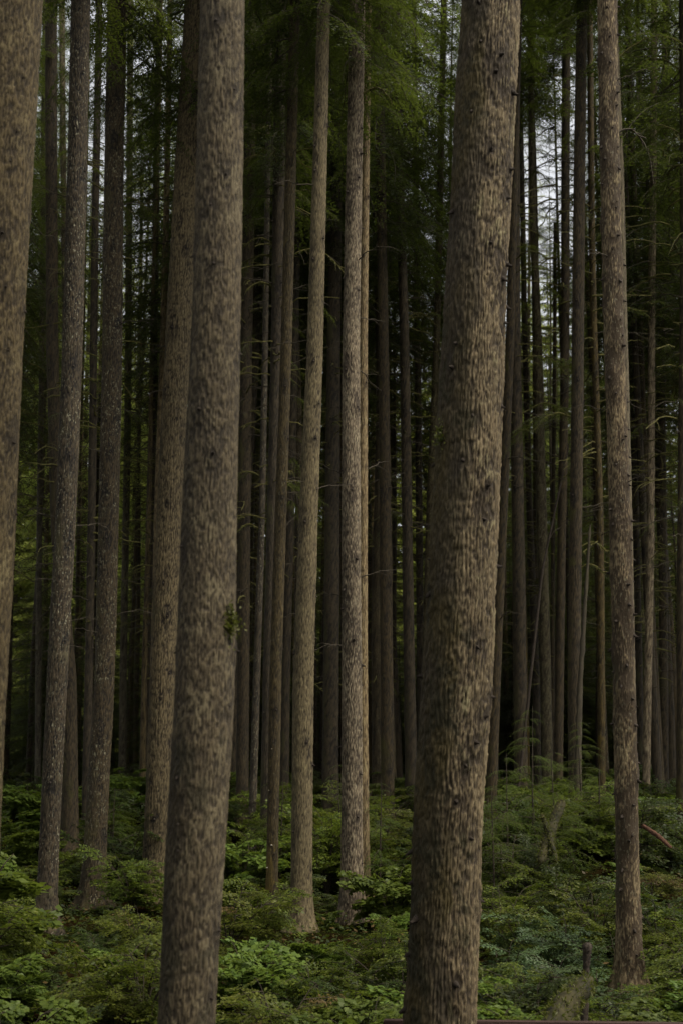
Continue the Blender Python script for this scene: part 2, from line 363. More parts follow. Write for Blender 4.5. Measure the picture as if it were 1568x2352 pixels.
# bare, drooping, partly mossy lower limbs
def dead_limb(rng, L, r=.012, n=9):
    t = np.linspace(0, 1, n)
    P = np.stack([L * t, np.cumsum(rng.normal(0, .05, n)) * L * .6, L * (rng.uniform(-.1, .3) * t - rng.uniform(.1, .5) * t * t) + np.cumsum(rng.normal(0, .02, n)) * L], 1)
    P -= P[0]
    return P, r * (1 - .8 * t) + .002
def limbs_mesh(name, seed, H, n, mossy, tufts=.4, lmax=1.9):
    rng = np.random.default_rng(seed); a = Acc()
    for q in range(n):
        z = H * (q + rng.random()) / n; L = rng.uniform(.35, lmax) * (.6 + .4 * z / H)
        P, r = dead_limb(rng, L, rng.uniform(.007, .014))
        m = 1 if rng.random() < mossy else 0
        if m: r = r * 1.3 + .003
        b = Acc(); b.add(*tube(P, r, 5), m)
        for w in range(rng.integers(1, 4)):
            k = rng.integers(2, 8); P2, r2 = dead_limb(rng, L * rng.uniform(.2, .5), .005, 6)
            V, Q = tube(P2, r2, 4); V, Q, _ = place((V, Q, None), P[k], rng.choice([-1, 1]) * rng.uniform(.4, 1.0), rng.normal(-.2, .3))
            b.add(V, Q, m)
        if rng.random() < tufts:
            arr = BR[rng.integers(len(BR))]
            V, Q, Mi = place(arr, P[4], rng.normal(0, .3), -.3, 0, L * .22)
            b.add(V, Q, np.where(Mi == 1, 2, 0))
        V, Q, Mi = place(b.arr(), (0, 0, z), rng.random() * 6.283)
        a.add(V, Q, Mi)
    return a.build(name, [M['twig'], M['mosstwig'], M['needle2']])
LIMBS = [limbs_mesh('limbs_%s' % w, 90 + q, 10, 62, .6, .45) for q, w in enumerate(('a', 'b', 'c'))]
LIMBSM = limbs_mesh('limbs_mossy', 99, 10, 60, .85, .15)

# ------------------------------------------------------------------ trunks
def trunk_mesh(name, Zs, Xs, Ys, Rs, n, amp, seed, mat, knots=(), style='ridge', spacing=.036):
    a = np.arange(n) / n * 2 * math.pi; k = len(Zs); s = int(seed)
    ca, sa = np.cos(a), np.sin(a); R0 = float(np.median(Rs[: max(3, k // 2)]))
    TH, ZZ = np.meshgrid(a, Zs)
    P = np.stack([np.cos(TH) * R0, np.sin(TH) * R0, ZZ], -1).reshape(-1, 3)
    nr = max(6, round(2 * math.pi * R0 / spacing)); step = 2 * math.pi / nr
    w1 = vnoise(P * [9, 9, 2.6] + s * 3.1, s) - .5; w2 = vnoise(P * [34, 34, 4.0] + s, s + 1) - .5; w3 = vnoise(P * [3, 3, .7] + s, s + 5) - .5
    T = TH.ravel() + step * (2.2 * w1 + 1.0 * w2 + 1.5 * w3)
    r1 = np.abs(np.sin(T * nr / 2)) ** .55
    brk = vnoise(np.stack([T / step * .9, np.zeros(len(T)), P[:, 2] * 17], 1) + s, s + 2)
    r1 = r1 * np.clip((brk - .12) * 3.4, .3, 1)
    T2_ = TH.ravel() + step * (1.6 * (vnoise(P * [20, 20, 7] + s, s + 8) - .5) + .9 * w1)
    r2 = np.abs(np.sin(T2_ * nr * .85 + 1)) ** .6
    cell = vnoise(P * [80, 80, 42] + s, s + 3) * .6 + vnoise(P * [150, 150, 90] + s, s + 4) * .4
    cell = np.clip((cell - .28) * 2.1, 0, 1)
    wr = {'ridge': .52, 'scale': .2, 'mix': .34}[style]
    rel = wr * (r1 * .68 + r2 * .32) + (1 - wr) * cell
    f3 = vnoise(P * [3.5, 3.5, 1.3] + s, s + 6) - .5
    bulge = np.zeros(len(T))
    for (kz, ka, ks) in knots:
        da = (TH.ravel() - ka + math.pi) % (2 * math.pi) - math.pi
        dx = da * R0; dz_ = P[:, 2] - kz
        d2 = (dx / ks) ** 2 + (dz_ / (ks * 1.5)) ** 2
        rel = rel - 1.1 * np.exp(-d2 * 1.6) * (.75 + w2)
        ring = np.exp(-((np.sqrt((dx / ks) ** 2 + (dz_ / (ks * 2.2)) ** 2) - 2.0) ** 2) * 1.2); rel = rel - .18 * ring
        bulge += .35 * ks * np.exp(-d2 * .35)
    rel = np.clip(rel, 0, 1)
    rr = (Rs[:, None] * (1 + .07 * f3.reshape(k, n)) + (amp * (rel - .8) * 1.5 + bulge).reshape(k, n) * np.minimum(1, Rs[:, None] / .10))
    flare = np.exp(-np.maximum(0, Zs) / .25)[:, None] * (vnoise(np.stack([ca * 1.6, sa * 1.6, ca * 0], 1) + s, s + 7)[None, :]) * 1.15
    rr = rr * (1 + flare)
    V = np.stack([Xs[:, None] + rr * ca, Ys[:, None] + rr * sa, np.broadcast_to(Zs[:, None], (k, n))], -1).reshape(-1, 3)
    i = np.arange(k - 1)[:, None] * n; j = np.arange(n)[None, :]; j2 = (j + 1) % n
    Q = np.stack([i + j, i + j2, i + n + j2, i + n + j], -1).reshape(-1, 4)
    me = quad_mesh(name, V, Q, [mat], smooth=True)
    at1 = me.attributes.new('straight', 'FLOAT_VECTOR', 'POINT'); at1.data.foreach_set('vector', P.astype(np.float32).ravel())
    at2 = me.attributes.new('relief', 'FLOAT', 'POINT'); at2.data.foreach_set('value', rel.astype(np.float32))
    return me

def stub_mesh(seed):
    rng = np.random.default_rng(seed); a = Acc()
    L = rng.uniform(.9, 1.5)
    P = np.array([[-.8, 0, 0], [0, 0, 0], [.25 * L, 0, .02], [.6 * L, .03, -.05], [L, .1, -.12], [L * 1.01, .1, -.12]]) + rng.normal(0, .03, (6, 3))
    V, Q = tube(P, [.75, .62, .42, .27, .18, .01], 8)
    V += rng.normal(0, .05, V.shape); a.add(V, Q, 0)
    for _ in range(2):
        e = P[3] + rng.normal(0, .25, 3)
        a.add(*tube(np.array([P[2], (P[2] + e) / 2, e]), [.14, .10, .03], 4), 0)
    return a.build('branch_stub_%s' % 'abcd'[seed % 4], [M['stub']], True)
STUBS = [stub_mesh(q) for q in range(4)]
TWIGS = []
for q in range(4):
    rng = np.random.default_rng(200 + q); a = Acc(); P, r = dead_limb(rng, 1.0, .016)
    a.add(*tube(P, r, 5), 0)
    for k in (3, 5, 7):
        P2, r2 = dead_limb(rng, .35, .007, 6); V, Qd, _ = place((*tube(P2, r2, 4), None), P[k], rng.choice([-1, 1]) * .7); a.add(V, Qd, 0)
    TWIGS.append(a.build('dead_branch_%s' % 'abcd'[q], [M['twig']], True))

trunk_at = {}
def conifer(key, nodes, D, mat, label, H=30, n=32, dz=.07, amp=.008, stubs=14, stubsize=.03, crown=None, cbase=14.5, limbs=None, lbase=4.0,
            group=None, twigs=14, seed=None, cat='conifer tree', name='conifer_tree', style='mix', spacing=.036):
    seed = seed if seed is not None else sum(ord(c) for c in key)
    rng = np.random.default_rng(seed)
    pts = []
    for (py, px, w) in nodes:
        x, _, z = at(px, py, D); pts.append((z, x, w / 2 * depth_of(D, z) / F))
    pts.sort()
    zz = np.array([p[0] for p in pts]); xx = np.array([p[1] for p in pts]); rr = np.array([p[2] for p in pts])
    s0 = (xx[1] - xx[0]) / (zz[1] - zz[0]); s1 = (xx[-1] - xx[-2]) / (zz[-1] - zz[-2])
    s1 = max(-.05, min(.05, s1))
    zb = zz[0] - .01; xb = xx[0]
    for _ in range(3): g = gz(xb, D); xb = xx[0] + s0 * (g - zz[0])
    if g < zz[0]:
        zz = np.concatenate([[g - .4], zz]); xx = np.concatenate([[xx[0] + s0 * (g - .4 - zz[1 - 0])], xx]); rr = np.concatenate([[rr[0] * 1.04], rr])
    zt, xt, rt = zz[-1], xx[-1], rr[-1]
    for f in (.25, .5, .75, 1.0):
        zn = zt + (H - zt) * f
        zz = np.append(zz, zn); xx = np.append(xx, xt + s1 * (zn - zt) * .8); rr = np.append(rr, max(.02, rt * (1 - f ** 1.1)))
    topvis = at(784, 0, D)[2] + .6
    Z = np.concatenate([np.arange(g - .35, min(topvis, H - 1), dz), np.linspace(min(topvis, H - 1) + dz, H, 24)])
    Xc = np.interp(Z, zz, xx); Rc = np.interp(Z, zz, rr)
    ker = max(3, int(.9 / dz)); kk = np.ones(ker) / ker
    def sm(v):
        nn = len(v); p = np.pad(v, ker, mode='edge'); return np.convolve(p, kk, 'same')[ker:ker + nn]
    Xc = sm(Xc); Rc = sm(Rc)
    Rc = Rc * (1 + .20 * np.exp(-np.maximum(0, Z - g) / .22))
    Yc = D + .05 * np.sin(Z * .5 + seed)
    bx = float(np.interp(g, Z, Xc)); by = float(np.interp(g, Z, Yc))
    e = link(name, None, None, (bx, by, g)); tag(e, label, cat, group)
    lo = max(g + .3, at(784, 2352, D)[2]); hi = min(topvis, H - 2)
    KN = []
    for q in range(stubs):
        z = lo + (hi - lo) * (q + rng.random()) / stubs; KN.append((z, -math.pi / 2 + rng.uniform(-1.75, 1.75), stubsize * rng.uniform(.45, 1.25)))
    tr = link('trunk', trunk_mesh('trunk', Z - g, Xc - bx, Yc - by, Rc, n, amp, seed, M[mat], [(z - g, a_, s_) for z, a_, s_ in KN], style, spacing), e)
    def on(z, ang, out=1.0):
        x = np.interp(z, Z, Xc); y = np.interp(z, Z, Yc); r = np.interp(z, Z, Rc) * out
        return (x - bx + math.cos(ang) * r, y - by + math.sin(ang) * r, z - g)
    for z, ang, s in KN:
        link('branch_stub', STUBS[rng.integers(4)], tr, on(z, ang, .97), (0, rng.uniform(-.2, .5), ang), (s * .95, s * .8, s * .9))
    for q in range(twigs):
        z = lo + (hi - lo) * rng.uniform(.2, 1); ang = rng.choice([-.1, math.pi + .1]) + rng.normal(0, .6)
        s = (rng.uniform(.12, .45) if q % 2 else rng.uniform(.4, 1.1)) * min(1, D / 32)
        link('dead_branch', TWIGS[rng.integers(4)], tr, on(z, ang, .9), (rng.normal(0, .2), rng.normal(0, .2), ang), (s, s, s))
    if limbs is not None:
        c = on(g + lbase, 0, 0)
        link('lower_branches', limbs, e, c, (0, 0, rng.random() * 6.28), (1, 1, (cbase + 1.0 - lbase) / 10))
    if crown is not None:
        c = on(g + cbase, 0, 0); c2 = on(H - .3, 0, 0)
        lean = math.atan2(c2[0] - c[0], c2[2] - c[2])
        s = (H - g - cbase + .4) / 17
        link('crown', crown, e, c, (0, lean, rng.random() * 6.28), (1.0, 1.0, s))
    trunk_at[key] = (e, tr, on, g)
    return e

# nodes are (y, x centre, width) read down the stem
conifer('T19', [(0, 1126, 138), (300, 1110, 142), (784, 1085, 143), (1200, 1065, 157), (1568, 1047, 164), (1968, 1024, 162), (2352, 1012, 166)], 10.5, 'mossy',
        'widest trunk in view, furrowed grey-brown bark stained with brown moss down its left side', n=288, dz=.018, style='ridge', spacing=.030, amp=.016, stubs=46, stubsize=.044, crown=CROWNS[0], cbase=16, twigs=0)
conifer('T6', [(0, 512, 100), (784, 496, 112), (1200, 477, 128), (1568, 470, 138), (2000, 445, 137), (2352, 428, 133)], 8.0, 'scaly',
        'thick blurred brown trunk left of the middle with a moss tuft on its right', n=220, dz=.013, style='mix', spacing=.02, amp=.0045, stubs=26, stubsize=.024, crown=CROWNS[0], cbase=15, twigs=0)
conifer('T1', [(0, 36, 134), (784, -14, 138), (1200, -34, 140), (1700, -64, 142), (2352, -95, 146)], 9.0, 'scaly',
        'thick pale scaly trunk cut off by the left edge of the photo', n=220, dz=.016, style='mix', spacing=.022, amp=.005, stubs=40, stubsize=.026, crown=CROWNS[0], cbase=15, twigs=0)
conifer('T29', [(0, 1394, 45), (784, 1409, 46), (1200, 1421, 48), (1568, 1430, 51), (2000, 1440, 54), (2280, 1446, 60)], 16.1, 'ruddy',
        'tall straight ruddy trunk near the right edge with rings of dark knots', n=110, dz=.03, style='mix', spacing=.026, amp=.006, stubs=100, stubsize=.046, crown=CROWNS[0], cbase=15.5, twigs=12)
conifer('T11', [(0, 744, 29), (784, 724, 37), (1200, 708, 44), (1568, 696, 48), (2130, 692, 50)], 21.8, 'smooth',
        'slim pale smooth-barked trunk rising just left of the centre, the lightest stem', n=96, dz=.04, style='mix', spacing=.024, amp=.008, stubs=34, stubsize=.036, crown=CROWN[0], twigs=13)
conifer('T13', [(0, 820, 36), (784, 806, 40), (1200, 806, 44), (1568, 808, 46), (2110, 808, 52)], 22.9, 'ruddy',
        'flaky reddish trunk speckled with pale lichen just right of the centre', n=110, dz=.04, style='scale', amp=.012, stubs=44, stubsize=.045, crown=CROWN[1], twigs=13)
conifer('T14', [(0, 843, 18), (784, 834, 20), (1568, 833, 22), (2100, 836, 28)], 25.5, 'ruddy',
        'narrow trunk half hidden behind the right side of the flaky reddish trunk', n=44, dz=.06, stubs=10, crown=CROWN[2], twigs=13)
conifer('T5', [(0, 452, 56), (784, 410, 58), (1200, 388, 60), (1568, 374, 60), (2040, 357, 62)], 25.0, 'furrow',
        'grey deeply furrowed trunk leaning right behind the thick blurred trunk', n=144, dz=.035, style='ridge', spacing=.05, amp=.016, stubs=26, stubsize=.036, crown=CROWN[3], twigs=16)
conifer('T4', [(0, 269, 42), (784, 258, 47), (1568, 241, 47), (2060, 214, 54)], 24.5, 'speckled',
        'rough grey-brown trunk third from the left among the mid-distance stems', n=110, dz=.04, style='mix', amp=.012, stubs=26, stubsize=.034, crown=CROWN[0], twigs=19)
conifer('T3', [(0, 187, 44), (784, 166, 47), (1200, 152, 48), (1568, 133, 48), (2000, 112, 46), (2160, 103, 46)], 20.5, 'speckled',
        'dark trunk flecked all over with whitish lichen, leaning right on the left side', n=100, dz=.035, style='mix', amp=.012, stubs=24, stubsize=.03, crown=CROWN[1], twigs=19)
conifer('T2', [(0, 119, 27), (784, 119, 28), (1200, 133, 32), (1568, 160, 36), (1940, 160, 42)], 30, 'dim',
        'dark slender trunk between the left edge trunk and the lichen-flecked trunk', n=56, dz=.06, stubs=16, stubsize=.035, crown=CROWNS[0], limbs=LIMBS[0], lbase=6, twigs=16)
conifer('T10', [(0, 678, 24), (784, 658, 26), (1200, 644, 27), (1568, 632, 28), (2050, 625, 27)], 24, 'ochre',
        'yellowish brown slim trunk with small white fungi low on its stem', n=64, dz=.05, stubs=18, crown=CROWN[3], twigs=16)
conifer('T9', [(0, 646, 27), (784, 636, 28), (1568, 618, 28), (1900, 612, 30)], 29, 'dim',
        'dim trunk standing against the left side of the yellowish slim trunk', n=56, dz=.06, stubs=16, crown=CROWN[1], limbs=LIMBS[1], lbase=7, twigs=16)
conifer('T10b', [(0, 690, 20), (784, 676, 20), (1568, 657, 20), (1880, 652, 22)], 34, 'dim',
        'thin dark trunk in the gap between the yellowish slim trunk and the pale trunk', n=24, dz=.1, stubs=8, crown=CROWN[0], twigs=10)
conifer('T7', [(0, 580, 24), (784, 566, 28), (1568, 559, 28), (1868, 556, 30)], 33, 'dim',
        'grey slender trunk rising beside the right edge of the thick blurred trunk', n=56, dz=.06, stubs=16, crown=CROWN2[0], limbs=LIMBS[2], lbase=5, twigs=13)
conifer('T8', [(0, 622, 12), (784, 609, 14), (1200, 602, 15), (1568, 590, 17), (1880, 580, 18)], 31, 'speckled',
        'very thin pale-flecked trunk bending left between two dim stems', n=20, dz=.09, stubs=8, crown=CROWNS[0], twigs=2, stubsize=.02)
conifer('T12', [(0, 778, 26), (784, 766, 32), (1568, 760, 36), (1870, 757, 38)], 34, 'dim',
        'dark trunk filling the gap between the pale trunk and the flaky reddish trunk', n=32, dz=.09, stubs=14, crown=CROWN[2], limbs=LIMBS[0], lbase=8, twigs=10)
conifer('T15', [(0, 868, 20), (784, 880, 24), (1568, 888, 29), (1830, 889, 31)], 33, 'dim',
        'evenly knotted grey trunk midway between the flaky trunk and the widest trunk', n=56, dz=.06, stubs=30, stubsize=.03, crown=CROWN[3], twigs=16)
conifer('T16', [(0, 905, 18), (784, 928, 22), (1568, 940, 27), (1830, 944, 29)], 36, 'dim',
        'dark trunk with a faint right bend just left of the widest trunk', n=28, dz=.1, stubs=16, crown=CROWN[1], limbs=LIMBS[1], lbase=7, twigs=13)
conifer('T17', [(0, 950, 12), (784, 958, 15), (1568, 965, 18), (1830, 967, 18)], 44, 'dim',
        'thin distant trunk almost touching the left side of the widest trunk', n=20, dz=.12, stubs=8, crown=CROWN2[1], limbs=LIMBS[2], twigs=10)
conifer('T18', [(0, 1018, 15), (784, 1002, 16), (1200, 985, 18), (1568, 976, 19), (1830, 970, 20)], 40, 'pale',
        'pale mottled distant trunk crossing behind the widest trunk', n=20, dz=.12, stubs=8, crown=CROWN[0], limbs=LIMBS[0], twigs=10)
conifer('T20', [(0, 1190, 18), (784, 1170, 20), (1568, 1137, 25), (1760, 1130, 26)], 33, 'dim',
        'dark trunk showing along the right edge of the widest trunk', n=28, dz=.09, stubs=10, crown=CROWN[2], cbase=19, twigs=16)
conifer('T21', [(0, 1180, 22), (784, 1182, 26), (1568, 1193, 31), (1800, 1196, 32)], 35, 'dim',
        'broad dark trunk standing right of the widest trunk behind the hemlock saplings', n=32, dz=.09, stubs=14, crown=CROWNS[0], limbs=LIMBS[0], lbase=8, twigs=16)
conifer('T22', [(0, 1190, 11), (784, 1204, 13), (1200, 1216, 16), (1568, 1230, 17), (1800, 1234, 18)], 44, 'dim',
        'thin trunk in the middle of the dark cluster right of the widest trunk', n=20, dz=.12, stubs=8, cbase=22, crown=CROWN2[1], limbs=LIMBS[1], lbase=9, twigs=1)
conifer('T23', [(0, 1216, 13), (500, 1222, 15), (784, 1234, 20), (1200, 1244, 24), (1568, 1252, 25), (1800, 1256, 26)], 38, 'pale',
        'grey trunk running up through the brightest gap of sky', n=24, dz=.1, stubs=10, cbase=19.5, crown=CROWN2[0], twigs=13)
conifer('T24', [(0, 1278, 8), (784, 1272, 9), (1568, 1268, 10), (1800, 1266, 11)], 40, 'dim',
        'thinnest dark pole under the right edge of the bright sky gap', n=16, dz=.14, stubs=4, crown=CROWNS[0], twigs=2, H=18, stubsize=.018)
conifer('T25', [(0, 1300, 20), (784, 1296, 20), (1568, 1284, 21), (1800, 1280, 22)], 36, 'dim',
        'dark reddish trunk bounding the bright sky gap on its right', n=24, dz=.1, stubs=12, crown=CROWN[3], limbs=LIMBS[2], lbase=9, cbase=20, twigs=13)
conifer('T26', [(0, 1336, 25), (784, 1325, 28), (1568, 1318, 30), (1800, 1320, 31)], 30, 'dim',
        'grey trunk with a leaning dead pole resting against its foot', n=64, dz=.06, stubs=30, stubsize=.036, crown=CROWN[0], cbase=19, twigs=19)
conifer('T27', [(0, 1352, 14), (500, 1358, 15), (784, 1364, 16), (1200, 1376, 17), (1568, 1380, 18), (1800, 1382, 18)], 34, 'ochre',
        'mossy brown crooked thin trunk left of the tall ruddy trunk', n=24, dz=.09, stubs=10, crown=CROWNS[0], limbs=LIMBSM, lbase=6, twigs=13)
conifer('T29b', [(0, 1405, 22), (400, 1424, 18), (784, 1431, 18), (1568, 1449, 22), (1900, 1453, 24)], 29, 'smooth',
        'trunk almost wholly hidden behind the tall ruddy trunk, its edge catching light', n=24, dz=.1, stubs=6, cbase=18, crown=CROWN[2], twigs=1)
conifer('T30', [(0, 1500, 16), (784, 1496, 17), (1200, 1492, 18), (1770, 1484, 19)], 36, 'ruddy',
        'slim lit trunk right of the tall ruddy trunk, straight and knot-free', n=24, dz=.1, stubs=4, crown=CROWN[3], cbase=13.5, limbs=LIMBS[0], lbase=7, twigs=13)
conifer('T31', [(0, 1530, 18), (784, 1518, 20), (1568, 1522, 21), (1800, 1524, 22)], 40, 'dim',
        'dark trunk next right of the slim lit trunk near the right edge', n=24, dz=.1, stubs=10, crown=CROWN[0], cbase=13, limbs=LIMBS[1], lbase=5, twigs=10)
conifer('T32', [(0, 1440, 14), (784, 1452, 15), (1568, 1466, 18), (1800, 1468, 19)], 41, 'dim',
        'dark thin trunk between the tall ruddy trunk and the slim lit trunk', n=20, dz=.12, stubs=8, crown=CROWN[1], cbase=13, limbs=LIMBS[2], lbase=5, twigs=10)
conifer('T33', [(0, 1572, 26), (784, 1572, 26), (1568, 1566, 28), (1800, 1564, 28)], 30, 'dim',
        'black trunk cut by the right edge of the photo', n=28, dz=.1, stubs=10, crown=CROWN[2], limbs=LIMBS[0], lbase=6, twigs=13)
conifer('T35', [(0, 143, 14), (784, 150, 15), (1568, 150, 17), (1880, 148, 18)], 42, 'pale',
        'pale thin trunk seen at the top between the two dark trunks on the left', n=20, dz=.12, stubs=6, crown=CROWNS[0], limbs=LIMBS[1], twigs=10)
conifer('T36', [(0, 104, 12), (784, 96, 13), (1200, 92, 14), (1880, 86, 15)], 44, 'pale',
        'faint pale thin trunk just right of the left edge trunk', n=20, dz=.12, stubs=6, crown=CROWN[3], limbs=LIMBS[2], twigs=1, cbase=17)
conifer('T37', [(0, 366, 14), (784, 354, 16), (1200, 345, 19), (1860, 330, 20)], 40, 'dim',
        'dark thin trunk left of the deeply furrowed trunk, dense foliage at its top', n=20, dz=.12, stubs=10, crown=CROWN[0], cbase=11, limbs=LIMBS[0], twigs=10)
conifer('T37b', [(0, 392, 12), (784, 376, 16), (1200, 362, 17), (1860, 345, 18)], 37, 'ruddy',
        'brown thin trunk touching the left edge of the deeply furrowed trunk', n=20, dz=.12, stubs=10, crown=CROWN[2], cbase=12, limbs=LIMBS[1], twigs=10)
conifer('T38', [(0, 606, 20), (400, 598, 22), (784, 588, 22), (1568, 540, 20), (1880, 530, 20)], 36, 'dim',
        'brown trunk slanting behind the thick blurred trunk to reappear at its right', n=24, dz=.1, stubs=10, crown=CROWN2[1], cbase=13, twigs=13)
conifer('T39', [(0, 228, 16), (784, 216, 18), (1568, 205, 20), (1860, 200, 22)], 33, 'dim',
        'mossy trunk bristling with short yellow-green dead branches between two left trunks', n=20, dz=.1, stubs=6, crown=CROWNS[0], cbase=16, limbs=LIMBSM, lbase=4.2, twigs=0)
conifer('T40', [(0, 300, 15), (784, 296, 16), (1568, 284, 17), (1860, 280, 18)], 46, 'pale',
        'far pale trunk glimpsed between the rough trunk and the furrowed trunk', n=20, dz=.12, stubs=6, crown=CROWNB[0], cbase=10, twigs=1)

# moss tuft, fungi, orange ribbon, single mossy boughs
def moss_blob(seed, n=420, s=.045):
    rng = np.random.default_rng(seed); P = rng.normal(0, 1, (n, 3)) * [s * .6, s * .35, s]
    P[:, 2] -= np.abs(P[:, 0]) * .3
    D = rng.normal(0, 1, (n, 3)) + [0, 0, -.7]
    V, Q = leaves(P, D, rng.normal(0, 1, (n, 3)), np.full(n, s * .55), np.full(n, s * .16))
    a = Acc(); a.add(V, Q, 0); return a.build('moss_tuft', [M['moss']])
e, tr, on, g = trunk_at['T6']
z = at(532, 1428, 8.0)[2]
tag(link('moss_tuft', moss_blob(3), tr, on(z, -.62, 1.0), (0, 0, 0)), 'green tuft of hanging moss')
e, tr, on, g = trunk_at['T19']
for q, (py, ang, s) in enumerate([(1010, -2.6, .05)]):
    z = at(1000, py, 10.5)[2]
    link('moss_tuft', moss_blob(5 + q, 160, s), tr, on(z, ang, 1.0))
fa = Acc(); t = np.linspace(0, 1, 6); fa.add(*tube(np.stack([.05 * t, 0 * t, .006 * t], 1), .03 * np.sqrt(1 - t * t * .98), 8), 0)
fm = fa.build('shelf_fungus', [M['fungus']], True)
e, tr, on, g = trunk_at['T10']
for py, ang, s in [(1720, -1.9, .35), (1940, -1.7, .6), (1992, -2.5, .55), (1815, -2.4, .35)]:
    z = at(625, py, 24)[2]
    link('shelf_fungus', fm, tr, on(z, ang, .95), (0, 0, ang), (s, s, s * .6))
ra = Acc(); a_ = np.linspace(0, 2 * math.pi, 25)
rad = float(np.interp(0, [0], [.13]))
rv, rq = [], []
for zq in (-.035, .035): rv.append(np.stack([rad * np.cos(a_), rad * np.sin(a_), np.full(25, zq) + .01 * np.sin(a_ * 3)], 1))
for rofs in (0, -.01):
    pass
V = np.concatenate([rv[0], rv[1]]); Q = np.array([[i, i + 1, 26 + i, 25 + i] for i in range(24)])
ra.add(V, Q, 0); ra.add(*tube(np.array([[.09, -.12, 0], [.11, -.15, -.06], [.10, -.14, -.16]]), [.018, .014, .008], 4), 0)
rib = ra.build('marking_ribbon', [M['orange']], True)
link('marking_ribbon', rib, tr, on(at(632, 2088, 24)[2], -1.5, 1.0), (0, 0, 0), (.22, .22, .8))

def bough(key, py, D, ang, L, mossy=True, leafy=0.0, seed=0, name='mossy_branch', mid=None, pitch=0.1):
    e, tr, on, g = trunk_at[key]
    rng = np.random.default_rng(seed); a = Acc(); n = 12; t = np.linspace(0, 1, n)
    P = np.stack([L * t, np.cumsum(rng.normal(0, .02, n)) * L, L * (pitch * t + .22 * np.sin(t * 2.6) - .38 * t ** 2.4) + np.cumsum(rng.normal(0, .012, n)) * L], 1); P -= P[0]
    a.add(*tube(P, (.016 if mossy else .012) * (1 - .7 * t) + .004, 6), 0 if mossy else 1)
    for k in range(3, n):
        if rng.random() < .8:
            P2, r2 = dead_limb(rng, L * rng.uniform(.12, .4), .006, 6)
            V, Qd, _ = place((*tube(P2, r2 + .002, 4), None), P[k], rng.choice([-1, 1]) * rng.uniform(.3, 1.1), rng.normal(-.5, .4)); a.add(V, Qd, 0 if mossy and rng.random() < .7 else 1)
    if mossy:                                     # hanging moss fringe
        m = int(160 * L); k = rng.random(m); PP = np.stack([np.interp(k, t, P[:, c]) for c in range(3)], 1) + rng.normal(0, .012, (m, 3))
        V, Q = leaves(PP, rng.normal(0, .6, (m, 3)) + [0, 0, -1.0], rng.normal(0, 1, (m, 3)), rng.uniform(.02, .07, m), np.full(m, .007)); a.add(V, Q, 2)
    if leafy:
        for k in (3, 5, 7, 8, 9, 10, 11):
            arr = BR[rng.integers(len(BR))]; V, Q, Mi = place(arr, P[k], rng.normal(0, .8), -.15, rng.normal(0, .2), leafy * rng.uniform(.18, .3))
            a.add(V, Q, np.where(Mi == 1, 3, 1))
    me = a.build(name, [M['mosstwig'], M['twig'], M['moss'], M['needle2']], True)
    z = at(784, py, D)[2]
    return link(name, me, tr, on(z, ang, .85), (0, 0, ang))
bough('T9', 560, 29, math.pi + .1, .62, seed=1)
bough('T9', 590, 29, math.pi - .3, .5, seed=2)
bough('T9', 320, 29, math.pi, .9, seed=3)
bough('T9', 380, 29, math.pi + .3, .8, seed=4)
bough('T9', 660, 29, math.pi + .2, .55, seed=5)
bough('T9', 600, 29, -.2, 1.3, seed=6, pitch=-.02)
bough('T9', 180, 29, math.pi + .15, .9, seed=7)
bough('T8', 850, 31, math.pi + .1, .5, seed=8)
bough('T8', 1095, 31, math.pi - .1, .65, seed=9, leafy=1.2, pitch=.0)
bough('T8', 1110, 31, -.1, .75, seed=10, leafy=1.0, pitch=-.1)
bough('T10', 1110, 24, -.3, .35, seed=11, leafy=.5, pitch=-.1)
bough('T8', 1215, 31, math.pi, .45, seed=12)
bough('T5', 60, 25, math.pi + .2, 1.6, seed=13)
bough('T5', 120, 25, math.pi - .1, 1.5, seed=14, pitch=-.35)
bough('T13', 215, 22.9, -.1, .45, seed=15)
bough('T15', 50, 33, math.pi + .3, .6, seed=16)
bough('T29b', 130, 29, .2, 1.7, seed=17, pitch=.25)
bough('T29b', 30, 29, -.1, 1.9, seed=18, pitch=.3)
bough('T33', 160, 30, math.pi, 1.3, seed=19, pitch=.1)
bough('T33', 310, 30, math.pi + .1, 1.2, seed=20, pitch=.05)
bough('T26', 1255, 30, -.1, .5, seed=21, pitch=0)
bough('T26', 1305, 30, -.15, .5, seed=22, pitch=0)
bough('T29', 300, 16.1, .3, .35, mossy=False, seed=23, name='dead_branch')
bough('T16', 730, 36, .2, .7, seed=24)
bough('T21', 950, 35, 0, 1.5, seed=25, leafy=1.6, pitch=.0)
bough('T26', 960, 30, math.pi, .8, seed=26, leafy=1.2, pitch=.0)
bough('T20', 570, 33, math.pi, .9, seed=27, leafy=1.5, pitch=-.15)
bough('T21', 830, 35, .1, 1.2, seed=28, leafy=1.8, pitch=.0)

# ------------------------------------------------------------------ the stems standing farther back
def plain_trunk(seed):
    rng = np.random.default_rng(seed)
    Z = np.concatenate([np.arange(-.4, 21, .14), np.linspace(21.2, 31, 20)])
    Rb = .17 * (1 - .55 * np.clip(Z / 22, 0, 1)) * np.clip((31.2 - Z) / 9, .1, 1)
    X = .10 * np.sin(Z * .11 + rng.random() * 6) + .04 * np.sin(Z * .5 + rng.random() * 6); Yc = .06 * np.sin(Z * .13)
    return trunk_mesh('background_trunk_%s' % 'abcde'[seed % 5], Z, X - X[0], Yc, Rb, 36, .008, seed, M['dim'], [(rng.uniform(2, 20), rng.random() * 6.28, rng.uniform(.02, .045)) for _ in range(60)])
PT = [plain_trunk(500 + q) for q in range(5)]
PTM = []
for q, me in enumerate(PT):
    c = me.copy(); c.materials[0] = M[('ochre', 'ruddy', 'speckled', 'ochre', 'furrow')[q]]; PTM.append(c)
rnd = random.Random(11)
